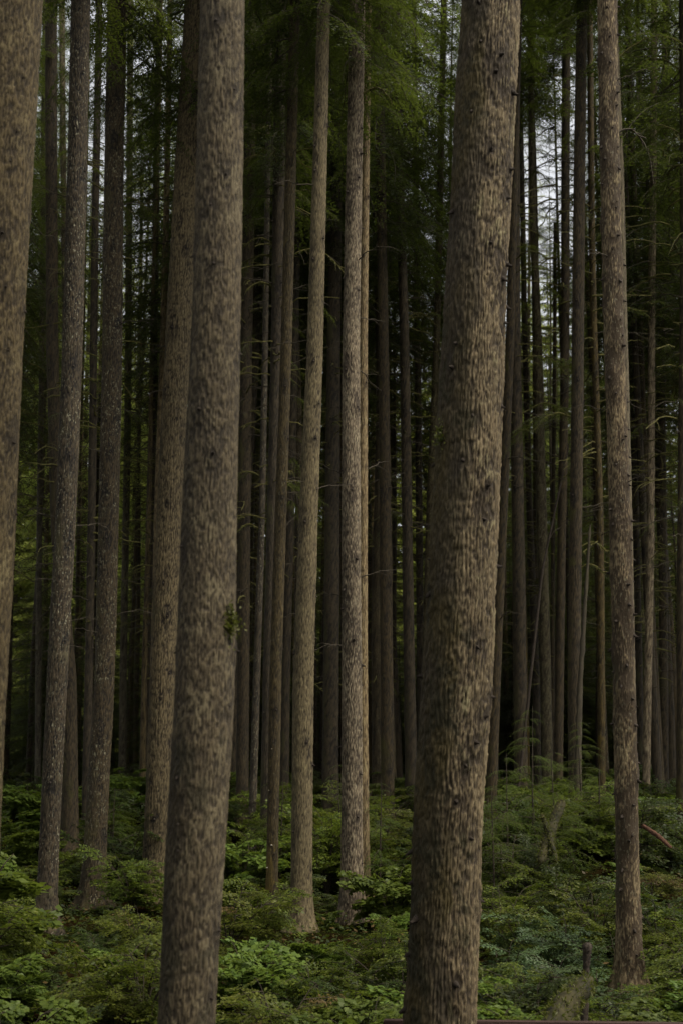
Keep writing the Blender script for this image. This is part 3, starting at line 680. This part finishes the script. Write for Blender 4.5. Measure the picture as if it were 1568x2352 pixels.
pos = [(o_.location.x, o_.location.y) for o_ in C.objects if o_.name.startswith('conifer_tree')]
gaps = [(-400, 110, 'beyond the left edge trunk'), (110, 240, 'behind the two leftmost slender trunks'), (240, 400, 'between the rough trunk and the furrowed trunk'),
        (400, 580, 'around the thick blurred trunk'), (580, 690, 'around the yellowish slim trunk'), (690, 860, 'behind the pale and flaky central trunks'),
        (860, 1000, 'in the gap left of the widest trunk'), (1000, 1160, 'behind the widest trunk'), (1160, 1350, 'in the dark cluster under the bright sky gap'),
        (1350, 1470, 'behind the tall ruddy trunk'), (1470, 3000, 'at the far right edge')]
cnt = 0
def filler(x, y, kind=None):
    global cnt
    g = gz(x, y); pxc, _ = px_of(x, y, g + 6)
    e = link('conifer_tree', None, None, (x, y, g), (rnd.gauss(0, .008), rnd.gauss(0, .010), 0))
    gap = next((t for a, b, t in gaps if a <= pxc < b), gaps[-1][2] if pxc > 1470 else gaps[0][2])
    far = 'farther' if y > 50 else 'dim'
    bright = 'bright' if kind == 'bright' else ''
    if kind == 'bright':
        lab = 'yellow-green conifer with painted backlight %s' % gap; grp = 'conifers with painted backlight ' + gap
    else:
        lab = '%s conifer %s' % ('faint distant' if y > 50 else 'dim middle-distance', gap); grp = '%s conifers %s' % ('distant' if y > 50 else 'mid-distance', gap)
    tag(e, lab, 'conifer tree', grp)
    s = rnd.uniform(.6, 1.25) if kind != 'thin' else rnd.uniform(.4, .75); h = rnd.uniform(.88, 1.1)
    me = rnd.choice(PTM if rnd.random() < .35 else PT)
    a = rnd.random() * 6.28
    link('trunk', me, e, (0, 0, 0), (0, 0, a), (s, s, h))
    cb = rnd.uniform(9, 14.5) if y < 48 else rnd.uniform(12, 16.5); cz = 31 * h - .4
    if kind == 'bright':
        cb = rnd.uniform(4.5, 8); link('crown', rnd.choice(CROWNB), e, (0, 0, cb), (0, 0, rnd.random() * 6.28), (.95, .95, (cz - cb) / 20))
    elif kind in ('sparse', 'thin'):
        link('crown', CROWNS[0], e, (0, 0, cb + 3), (0, 0, rnd.random() * 6.28), (1, 1, (cz - cb - 3) / 16))
    else:
        c = rnd.choice(CROWN + CROWN + CROWN2); link('crown', c, e, (0, 0, cb), (0, 0, rnd.random() * 6.28), (1, 1, (cz - cb) / 17.5))
    if kind != 'bright' or True:
        link('lower_branches', rnd.choice(LIMBS + [LIMBSM]), e, (0, 0, 3.0), (0, 0, rnd.random() * 6.28), (1, 1, (cb - 2) / 10))
    cnt += 1
# young conifers with branches to the ground, deep in the wood
def young(x, y, H=None):
    g = gz(x, y); H = H or rnd.uniform(5, 11); pxc, _ = px_of(x, y, g + 4)
    e = link('young_conifer', None, None, (x, y, g), (0, 0, rnd.random() * 6.28))
    gap = next((t for a, b, t in gaps if a <= pxc < b), gaps[-1][2] if pxc > 1470 else gaps[0][2])
    tag(e, 'bushy young conifer far back %s' % gap, 'young conifer', 'young conifers ' + gap)
    link('trunk', rnd.choice(PT), e, scale=(.55, .55, H / 31))
    link('crown', rnd.choice(CROWN2 + CROWN[:2]), e, (0, 0, .8), (0, 0, rnd.random() * 6.28), (1.0, 1.0, (H - .9) / 17.5))
def scatter(n, y0, y1, sep, xmar):
    k = 0; tries = 0
    while k < n and tries < n * 60:
        tries += 1
        y = math.sqrt(rnd.uniform(y0 * y0, y1 * y1)); w = y * .245 + xmar
        x = rnd.uniform(-w, w)
        if any((x - a) ** 2 + (y - b) ** 2 < sep * sep for a, b in pos): continue
        p, _ = px_of(x, y, 15)
        kind = None
        if 1090 < p < 1410: 
            if rnd.random() < .8: continue
            kind = 'sparse'
        if 1410 <= p < 1560 and y > 42 and rnd.random() < .45: kind = 'sparse'
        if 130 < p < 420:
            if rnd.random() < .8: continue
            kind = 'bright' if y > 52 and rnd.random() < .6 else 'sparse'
        pos.append((x, y)); filler(x, y, kind); k += 1
scatter(42, 34, 50, 1.7, 2)
scatter(34, 50, 66, 1.8, 3)
for q in range(70):                               # thin suppressed stems among the others
    y = rnd.uniform(37, 66); x = (rnd.uniform(60, 1560) - 784) / F * y
    if any((x - a) ** 2 + (y - b) ** 2 < .9 for a, b in pos): continue
    pos.append((x, y)); filler(x, y, 'thin')
for px_, y_, h_ in ((1185, 70, 25), (1225, 76, 27.5), (1262, 68, 24), (1290, 78, 28), (1330, 72, 27), (1205, 62, 21), (1310, 60, 22), (1155, 74, 28), (1365, 66, 25), (1275, 58, 19)):
    x = (px_ - 784) / F * y_ ; pos.append((x, y_)); young(x, y_, h_)
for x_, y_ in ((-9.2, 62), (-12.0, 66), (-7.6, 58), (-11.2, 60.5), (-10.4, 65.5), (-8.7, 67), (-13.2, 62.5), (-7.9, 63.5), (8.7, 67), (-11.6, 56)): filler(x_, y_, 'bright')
k = 0
for _ in range(4000):
    if k >= 34: break
    y = rnd.uniform(43, 66); x = rnd.uniform(-1, 1) * (y * .245 + 3)
    if y > 62 and rnd.random() < .5: continue
    if any((x - a) ** 2 + (y - b) ** 2 < 1.9 for a, b in pos): continue
    pos.append((x, y)); young(x, y); k += 1
for lo_, hi_, n_ in ((1160, 1370, 10), (60, 430, 5), (560, 780, 2), (1380, 1600, 4)):
    for q in range(n_):
        for _ in range(30):
            y = rnd.uniform(48, 67); x = (rnd.uniform(lo_, hi_) - 784) / F * (y + 1)
            if not any((x - a) ** 2 + (y - b) ** 2 < .8 for a, b in pos): break
        pos.append((x, y)); young(x, y, ((.15 if lo_ == 60 else .26) * y + 1.5) * rnd.uniform(.6, 1))
# trees added out of view at both sides to shade it
for k in range(60):
    for _ in range(40):
        y = rnd.uniform(10, 60); side = rnd.choice((-1, 1)); x = side * (y * .26 + rnd.uniform(1.5, 12))
        if not any((x - a) ** 2 + (y - b) ** 2 < 6 for a, b in pos): break
    if (x > 0 and y < 30) or (x < 0 and y > 44): continue
    pos.append((x, y)); filler(x, y)

# far wood: one mass closing the view
fa = Acc(); rng = np.random.default_rng(77)
for k in range(170):                              # tall edge, brightened in leaf colour, beyond an opening left for sky light
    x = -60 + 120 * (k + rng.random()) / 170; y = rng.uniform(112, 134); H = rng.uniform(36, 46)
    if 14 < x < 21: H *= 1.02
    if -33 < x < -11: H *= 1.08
    z = 1.5; lit_tint = (-36 < x < -12) or k % 3 == 0  # marks the trees painted with the backlit leaf colour
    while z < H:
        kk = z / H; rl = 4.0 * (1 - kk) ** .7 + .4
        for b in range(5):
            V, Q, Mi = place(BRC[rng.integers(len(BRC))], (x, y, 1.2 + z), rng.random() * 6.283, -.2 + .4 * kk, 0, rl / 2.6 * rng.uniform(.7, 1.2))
            fa.add(V, Q, np.where((Mi == 1) & lit_tint, 2, Mi))
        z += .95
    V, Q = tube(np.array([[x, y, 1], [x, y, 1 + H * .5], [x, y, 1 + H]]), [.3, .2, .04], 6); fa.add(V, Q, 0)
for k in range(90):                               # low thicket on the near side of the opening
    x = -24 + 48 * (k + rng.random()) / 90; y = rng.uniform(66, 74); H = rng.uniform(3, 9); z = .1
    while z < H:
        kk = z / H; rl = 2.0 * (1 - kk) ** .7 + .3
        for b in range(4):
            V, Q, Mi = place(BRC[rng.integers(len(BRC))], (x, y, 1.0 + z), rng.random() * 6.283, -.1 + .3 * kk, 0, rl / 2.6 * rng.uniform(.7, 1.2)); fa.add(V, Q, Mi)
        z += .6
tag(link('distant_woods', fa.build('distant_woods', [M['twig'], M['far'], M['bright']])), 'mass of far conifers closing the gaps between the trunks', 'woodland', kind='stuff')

# unseen wood added round behind the camera to shade the lower trunks
fb = Acc(); rng = np.random.default_rng(78)
for k in range(46):
    a_ = math.pi + (math.pi * 1.15) * ((k + rng.random()) / 46) - .23; r_ = rng.uniform(11, 20)
    x, y = r_ * math.cos(a_), r_ * math.sin(a_); H = rng.uniform(13, 20); z = .3
    if x > 4 and a_ > 5.2: H *= .55
    while z < H:
        kk = z / H; rl = 2.4 * (1 - kk) ** .7 + .3
        for b in range(5):
            fb.add(*place(BRC[rng.integers(len(BRC))], (x, y, z), rng.random() * 6.283, -.1 + .3 * kk, 0, rl / 2.6 * rng.uniform(.7, 1.2)))
        z += .6
    V, Q = tube(np.array([[x, y, -.2], [x, y, H * .5], [x, y, H]]), [.16, .1, .03], 6); fb.add(V, Q, 0)
tag(link('unseen_shade_woods', fb.build('unseen_shade_woods', [M['twig'], M['needle2']])), 'unseen young conifer wood added behind the camera for shade', 'woodland', kind='stuff')

# ------------------------------------------------------------------ undergrowth
def shrub_mesh(name, seed, H, W, mat, stems=9, ll=.066, lw=.017, dens=1.0, accent=None):
    rng = np.random.default_rng(seed); a = Acc(); wood = Acc()
    SP = [spray(rng, .55, .25, .27, .050, .034, ll, lw, droop=rng.uniform(.05, .35), up=.1, flat=.35, tdroop=.2, rad=.005, bare=.05) for _ in range(5)]
    for s in range(stems):
        yaw = 6.283 * (s + rng.random()) / stems; out = W * rng.uniform(.25, 1.0); h = H * rng.uniform(.6, 1.0) * (1 - .25 * out / W)
        t = np.linspace(0, 1, 8)
        rad = out * t ** 1.5; P = np.stack([rad * math.cos(yaw), rad * math.sin(yaw), h * (1 - (1 - t) ** 1.4)], 1) + np.cumsum(rng.normal(0, .012, (8, 3)), 0)
        wood.add(*tube(P, .010 * (1 - .8 * t) + .002, 5), 0)
        nsp = int(6.5 * dens)
        for q in range(nsp):
            k = .22 + .78 * (q + rng.random()) / nsp; p = [np.interp(k, t, P[:, c]) for c in range(3)]
            V, Q, Mi = place(SP[rng.integers(5)], p, yaw + rng.normal(0, 1.3), rng.normal(.05, .2), rng.normal(0, .2), rng.uniform(.7, 1.25) * (1.15 - .45 * k) * (W / .8) ** .5)
            mm = Mi.copy()
            if accent is not None and rng.random() < .12: mm = np.where(mm == 1, 2, mm)
            a.add(V, Q, mm)
    mats = [M['stem'], M[mat], M[accent] if accent else M[mat]]
    return a.build(name + '_foliage', mats), wood.build(name + '_stem', [M['stem']], True)
SH = {'green': [shrub_mesh('green_shrub_%s' % w, 300 + q, 1.25, .85, 'shrub', accent='shrub_y') for q, w in enumerate('abc')],
      'yellow': [shrub_mesh('yellow_shrub_%s' % w, 320 + q, 1.1, .8, 'shrub_y', stems=7, accent='dry') for q, w in enumerate('ab')],
      'blue': [shrub_mesh('blue_shrub_%s' % w, 330 + q, 1.45, .95, 'shrub_b', stems=10, accent='shrub') for q, w in enumerate('ab')],
      'dark': [shrub_mesh('dark_shrub_%s' % w, 340 + q, 1.05, .8, 'shrub_d', stems=8, accent='shrub') for q, w in enumerate('ab')]}
SH['broad'] = [shrub_mesh('broad_leaved_shrub_%s' % w, 350 + q, 1.25, .75, 'broad', stems=7, ll=.12, lw=.042, dens=.9) for q, w in enumerate('ab')]
SDESC = {'broad': ('light green broad-leaved shrub', 'broad-leaved shrubs'), 'green': ('fresh green shrub', 'green shrubs'), 'yellow': ('yellow-green shrub', 'yellow-green shrubs'),
         'blue': ('blue-green huckleberry shrub', 'blue-green shrubs'), 'dark': ('dark green low shrub', 'dark shrubs')}
srn = random.Random(21)
zones = [(-999, 110, 'at the left edge'), (110, 370, 'left of the thick blurred trunk'), (370, 660, 'right of the thick blurred trunk'),
         (660, 950, 'left of the widest trunk'), (950, 1110, 'around the widest trunk'), (1110, 1400, 'left of the tall ruddy trunk'), (1400, 9999, 'right of the tall ruddy trunk')]
def shrub(x, y, kind, s=1.0, label=None, sz=None):
    g = gz(x, y); e = link('shrub', None, None, (x, y, g - .03), (srn.gauss(0, .05), srn.gauss(0, .05), srn.random() * 6.28))
    pxc, pyc = px_of(x, y, g + .6)
    z = next(t for a, b, t in zones if a <= pxc < b)
    dist = 'in the foreground' if y < 15.5 else ('in the middle distance' if y < 24 else 'far back')
    if label: tag(e, label, 'shrub')
    else: tag(e, '%s %s %s' % (SDESC[kind][0], z, dist), 'shrub', '%s %s %s' % (SDESC[kind][1], z, dist))
    f, w = srn.choice(SH[kind]); sz = sz or s
    link('foliage', f, e, scale=(s, s, sz)); link('stem', w, e, scale=(s, s, sz))
    return e
def shrub_px(px, ytop, D, kind, hh, label=None, s=None):
    x, _, _ = at(px, 2100, D); H0 = {'broad': 1.25, 'green': 1.25, 'yellow': 1.1, 'blue': 1.45, 'dark': 1.05}[kind]
    g = gz(x, D); zt = at(px, ytop, D)[2]; h = max(.5, zt - g)
    return shrub(x, D, kind, s or max(.7, h / H0 * .85), label, h / H0)
# the ones that read on their own
shrub_px(-70, 1870, 16.0, 'broad', 1, 'tall bright green shrub at the left edge in front of the dark stems')
shrub_px(-60, 1960, 15.0, 'green', 1)
shrub_px(25, 2180, 12.0, 'broad', 1)
shrub_px(300, 2090, 14.5, 'green', 1)
shrub_px(330, 2100, 13.5, 'green', 1)
shrub_px(300, 1920, 23.5, 'green', 1)
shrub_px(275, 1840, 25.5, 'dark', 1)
shrub_px(320, 2040, 19.0, 'yellow', 1)
shrub_px(560, 1870, 25.0, 'broad', 1, 'bright shrub beside the foot of the grey slender trunk')
shrub_px(530, 1990, 19.0, 'yellow', 1)
shrub_px(600, 1980, 20.0, 'green', 1)
shrub_px(560, 2090, 15.0, 'broad', 1)
shrub_px(650, 2200, 13.0, 'yellow', 1, 'yellowing shrub with tan leaves below the slim yellowish trunk')
shrub_px(735, 2150, 15.5, 'green', 1)
shrub_px(770, 1800, 27.0, 'green', 1)
shrub_px(750, 1860, 26.0, 'green', 1)
shrub_px(880, 1830, 27.0, 'green', 1)
shrub_px(900, 1930, 22.0, 'broad', 1)
shrub_px(880, 2080, 18.0, 'green', 1)
shrub_px(840, 2210, 11.8, 'broad', 1, 'bright light green shrub left of the foot of the widest trunk')
shrub_px(780, 2250, 12.2, 'green', 1)
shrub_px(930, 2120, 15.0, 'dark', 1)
shrub_px(1200, 2040, 17.5, 'blue', 1, 'tallest blue-green huckleberry shrub right of the widest trunk')
shrub_px(1290, 2070, 16.5, 'blue', 1)
shrub_px(1150, 2120, 16.0, 'blue', 1)
shrub_px(1240, 2150, 14.5, 'blue', 1)
shrub_px(1340, 2190, 14.5, 'blue', 1)
shrub_px(1130, 2240, 12.9, 'broad', 1)
shrub_px(1230, 2270, 12.9, 'green', 1)
shrub_px(1330, 2220, 14.0, 'green', 1)
shrub_px(1400, 2300, 12.9, 'yellow', 1)
shrub_px(1580, 2170, 14.5, 'green', 1, 'green shrub at the right edge beside the foot of the ruddy trunk')
shrub_px(1570, 2250, 13.0, 'broad', 1)
shrub_px(1460, 2290, 12.9, 'green', 1)
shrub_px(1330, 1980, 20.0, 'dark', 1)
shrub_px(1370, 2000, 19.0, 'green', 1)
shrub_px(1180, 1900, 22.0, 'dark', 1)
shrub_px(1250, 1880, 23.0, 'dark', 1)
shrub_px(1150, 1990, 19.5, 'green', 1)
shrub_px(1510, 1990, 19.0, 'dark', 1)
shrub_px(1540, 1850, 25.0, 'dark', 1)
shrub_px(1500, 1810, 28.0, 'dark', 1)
spos = []
def scatter_shrubs(n, y0, y1, sep, kinds, smin, smax, wm=1.0):
    k = 0; tr_ = 0
    while k < n and tr_ < n * 50:
        tr_ += 1
        y = srn.uniform(y0, y1); w = y * .235 + wm; x = srn.uniform(-w, w)
        if y < 12.7 and x > 0: continue
        if any((x - a) ** 2 + (y - b) ** 2 < sep * sep for a, b in spos): continue
        s_ = srn.uniform(smin, smax); px_, top_ = px_of(x, y, gz(x, y) + 1.1 * s_); rad_ = .62 * s_ / y * F
        if any(y < td and abs(px_ - tx) < rad_ + 22 and top_ < tb - 12 for tx, tb, td in ((103, 2155, 20.5), (212, 2060, 24.5), (692, 2130, 21.8), (815, 2110, 22.9), (1446, 2275, 16.1), (357, 2030, 25), (625, 2050, 24))): continue
        spos.append((x, y)); shrub(x, y, srn.choice(kinds), s_); k += 1
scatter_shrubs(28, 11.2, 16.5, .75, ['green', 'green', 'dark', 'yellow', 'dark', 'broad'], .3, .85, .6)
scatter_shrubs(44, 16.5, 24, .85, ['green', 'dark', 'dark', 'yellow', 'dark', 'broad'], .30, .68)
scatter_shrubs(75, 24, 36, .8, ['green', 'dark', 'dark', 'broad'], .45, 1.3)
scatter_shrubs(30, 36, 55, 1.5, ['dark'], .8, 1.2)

# young hemlocks with flat layered boughs
def sapling_mesh(seed, H):
    rng = np.random.default_rng(seed); a = Acc(); z = .25
    while z < H:
        kk = z / H
        for b in range(3):
            a.add(*place(BR[rng.integers(len(BR))], (0, 0, z), rng.random() * 6.283, .05, rng.normal(0, .15), (1.05 * (1 - kk) + .2) / 2.6 * rng.uniform(.8, 1.4)))
        z += rng.uniform(.13, .24)
    w = Acc(); w.add(*tube(np.array([[0, 0, -.1], [.02, 0, H * .5], [0.05, 0, H]]), [.022, .014, .004], 6), 0)
    return a.build('sapling_%d' % seed, [M['stem'], M['sap']]), w.build('sapling_stem', [M['stem']], True)
SAP = [sapling_mesh(1, 3.0), sapling_mesh(2, 2.4)]
for q, (px, ytop, D, lab) in enumerate([(1215, 1620, 24.5, 'tallest young hemlock sapling with layered boughs right of the widest trunk'),
                                         (1160, 1730, 23.0, 'young hemlock sapling close against the right side of the widest trunk'),
                                         (1330, 1650, 26.5, 'young hemlock sapling spreading in front of the leaning dead pole'),
                                         (780, 1750, 30.0, 'young hemlock sapling behind the pale and flaky trunks'),
                                         (262, 1810, 27.0, 'young hemlock sapling right of the rough grey-brown trunk foot'),
                                         (645, 1760, 27.0, 'young hemlock sapling between the yellowish trunk and the pale trunk'),
                                         (1450, 1800, 30.0, 'small young hemlock sapling behind the tall ruddy trunk'),
                                         (1270, 1720, 23.5, 'leafy hemlock sapling below the tallest one, right of the widest trunk'),
                                         (1130, 1800, 21.5, 'low hemlock sapling half hidden by the right side of the widest trunk'),
                                         (1370, 1760, 24.5, 'hemlock sapling just left of the tall ruddy trunk'),
                                         (870, 1790, 25.5, 'hemlock sapling between the flaky trunk and the widest trunk')]):
    x, _, zt = at(px, ytop, D); g = gz(x, D); f, w = SAP[q % 2]; H = 3.0 if q % 2 == 0 else 2.4
    e = link('hemlock_sapling', None, None, (x, D, g), (0, 0, q * 1.3)); tag(e, lab, 'sapling', 'young hemlocks in the undergrowth')
    s = (zt - g) / H; link('foliage', f, e, scale=(max(s, .8), max(s, .8), s)); link('stem', w, e, scale=(1, 1, s))

# ground cover: uncountable small leaves, moss and litter
rng = np.random.default_rng(8); n = 60000
yy = 9 + 34 * rng.random(n) ** 1.3; xx = (rng.random(n) * 2 - 1) * (yy * .25 + 1)
zz = ground_z(xx, yy) + rng.random(n) ** 2 * .22
az = rng.random(n) * 6.283
V, Q = leaves(np.stack([xx, yy, zz], 1), np.stack([np.cos(az), np.sin(az), rng.normal(.1, .3, n)], 1), np.stack([rng.normal(0, .4, n), rng.normal(0, .4, n), np.ones(n)], 1), rng.uniform(.04, .11, n), rng.uniform(.012, .03, n))
fa = Acc(); fa.add(V, Q, rng.choice([0, 0, 1, 2, 2], n)); tag(link('ground_cover', fa.build('ground_cover', [M['shrub_d'], M['dry'], M['shrub_d']])), 'low leafy ground cover and leaf litter between the stems', 'ground cover', kind='stuff')

# ------------------------------------------------------------------ dead wood and the rail
def log_obj(name, pts, rads, mat, label, cat, n=14, amp=.02, seed=1, endmat=None):
    P = np.array(pts, float); t = np.linspace(0, 1, len(P)); tt = np.linspace(0, 1, 36)
    PP = np.stack([np.interp(tt, t, P[:, c]) for c in range(3)], 1); rr = np.interp(tt, t, rads)
    for _ in range(2): PP[1:-1] = (PP[:-2] + PP[1:-1] * 2 + PP[2:]) / 4
    rr[0] *= .35; rr[-1] *= .25
    V, Q = tube(PP, rr, n); rng = np.random.default_rng(seed)
    c = np.repeat(PP, n, axis=0); dd = V - c
    V = c + dd * (1 + (vnoise(V * 9, seed)[:, None] - .5) * .5) + rng.normal(0, amp * .2, V.shape)
    o0 = PP[0].copy(); a = Acc(); a.add(V - o0, Q, 0)
    if mat == 'logmoss':
        m = 900; k = rng.integers(0, len(V), m); PPm = V[k] - o0
        Vl, Ql = leaves(PPm, (V[k] - c[k]) * 8 + rng.normal(0, .6, (m, 3)), rng.normal(0, 1, (m, 3)), rng.uniform(.02, .06, m), np.full(m, .006)); a.add(Vl, Ql, 1)
    o = link(name, a.build(name, [M[mat], M['moss']], True), None, tuple(o0)); tag(o, label, cat); return o
A = at(1354, 1204, 29.2); B = at(1331, 1568, 29.0); Cc = at(1324, 1830, 28.8)
log_obj('dead_pole', [Cc, B, A], [.075, .055, .02], 'deadpole', 'thin dead pole leaning against the grey trunk right of the sky gap', 'dead pole', seed=2)
A = at(1308, 1010, 34.5); B = at(1244, 1310, 34.3); Cc = at(1205, 1640, 34.0)
log_obj('fallen_trunk', [(Cc[0] - .3, Cc[1], gz(Cc[0] - .3, Cc[1])), B, A], [.035, .03, .014], 'stub', 'dark dead stem slanting between two trunks in the cluster below the sky gap', 'dead stem', seed=3)
A = at(1474, 1896, 21); B = at(1541, 1948, 20.5)
log_obj('broken_log', [A, ((A[0] + B[0]) / 2, 20.7, (A[2] + B[2]) / 2 + .02), B], [.028, .032, .022], 'redwood', 'short reddish broken log lying right of the tall ruddy trunk', 'log', seed=4)
A = at(1290, 1840, 22.5); B = at(1258, 1920, 22); Cc = at(1240, 1985, 21.6)
log_obj('mossy_root', [A, B, Cc], [.07, .09, .06], 'logmoss', 'moss-covered arching stump root among dark shrubs', 'root', seed=5)
A = at(1243, 1870, 22.1); B = at(1262, 1920, 21.9); Cc = at(1276, 1980, 21.5)
log_obj('mossy_root', [A, B, Cc], [.03, .045, .03], 'logmoss', 'thinner mossy root crossing the thicker one behind the blue-green shrubs', 'root', seed=6)
A = at(1349, 2165, 12.9); B = at(1345, 2230, 12.9); Cc = at(1340, 2262, 12.9); g = gz(Cc[0], 12.9)
log_obj('dead_snag', [(Cc[0] - .02, 12.9, g), Cc, B, A], [.05, .035, .025, .04], 'stub', 'short black dead stem jutting up beside the blue-green shrubs', 'dead stem', seed=7)
A = at(1352, 2250, 12.2); B = at(1300, 2310, 11.8); Cc = at(1255, 2352, 11.4)
log_obj('mossy_log', [A, B, (Cc[0], Cc[1], Cc[2] - .1)], [.06, .10, .11], 'logmoss', 'dark mossy log sloping down to the left below the black dead stem', 'log', seed=8)

# rail of a wooden fence along the path
rx0 = at(880, 2342, 10.95)[0]; zr = at(1200, 2334, 10.95)[2]; L = 5.2; h = .14; d_ = .09
me = bpy.data.meshes.new('rail'); import bmesh
def beam(lx, ly, lz, mat, name):
    bm = bmesh.new(); bmesh.ops.create_cube(bm, size=1.0)
    bmesh.ops.scale(bm, vec=(lx, ly, lz), verts=bm.verts)
    bmesh.ops.bevel(bm, geom=[e_ for e_ in bm.edges], offset=.008, segments=2, affect='EDGES')
    m_ = bpy.data.meshes.new(name); bm.to_mesh(m_); bm.free(); m_.materials.append(M[mat]); return m_
ze = zr - gz(2, 10.95)
e = link('wooden_fence', None, None, (rx0 + L / 2, 10.95, gz(2.5, 10.95))); tag(e, 'low reddish brown wooden rail fence along the bottom right edge', 'fence')
link('rail', beam(L, d_, h, 'rail', 'rail'), e, (0, 0, ze - h / 2), (0, R(.35), R(-1.5)))
pm = beam(.11, .11, ze - .02, 'rail', 'post')
for px_ in (-L / 2 + .12, 0.3, L / 2 - .2): link('post', pm, e, (px_, .11, ze / 2 - .06))
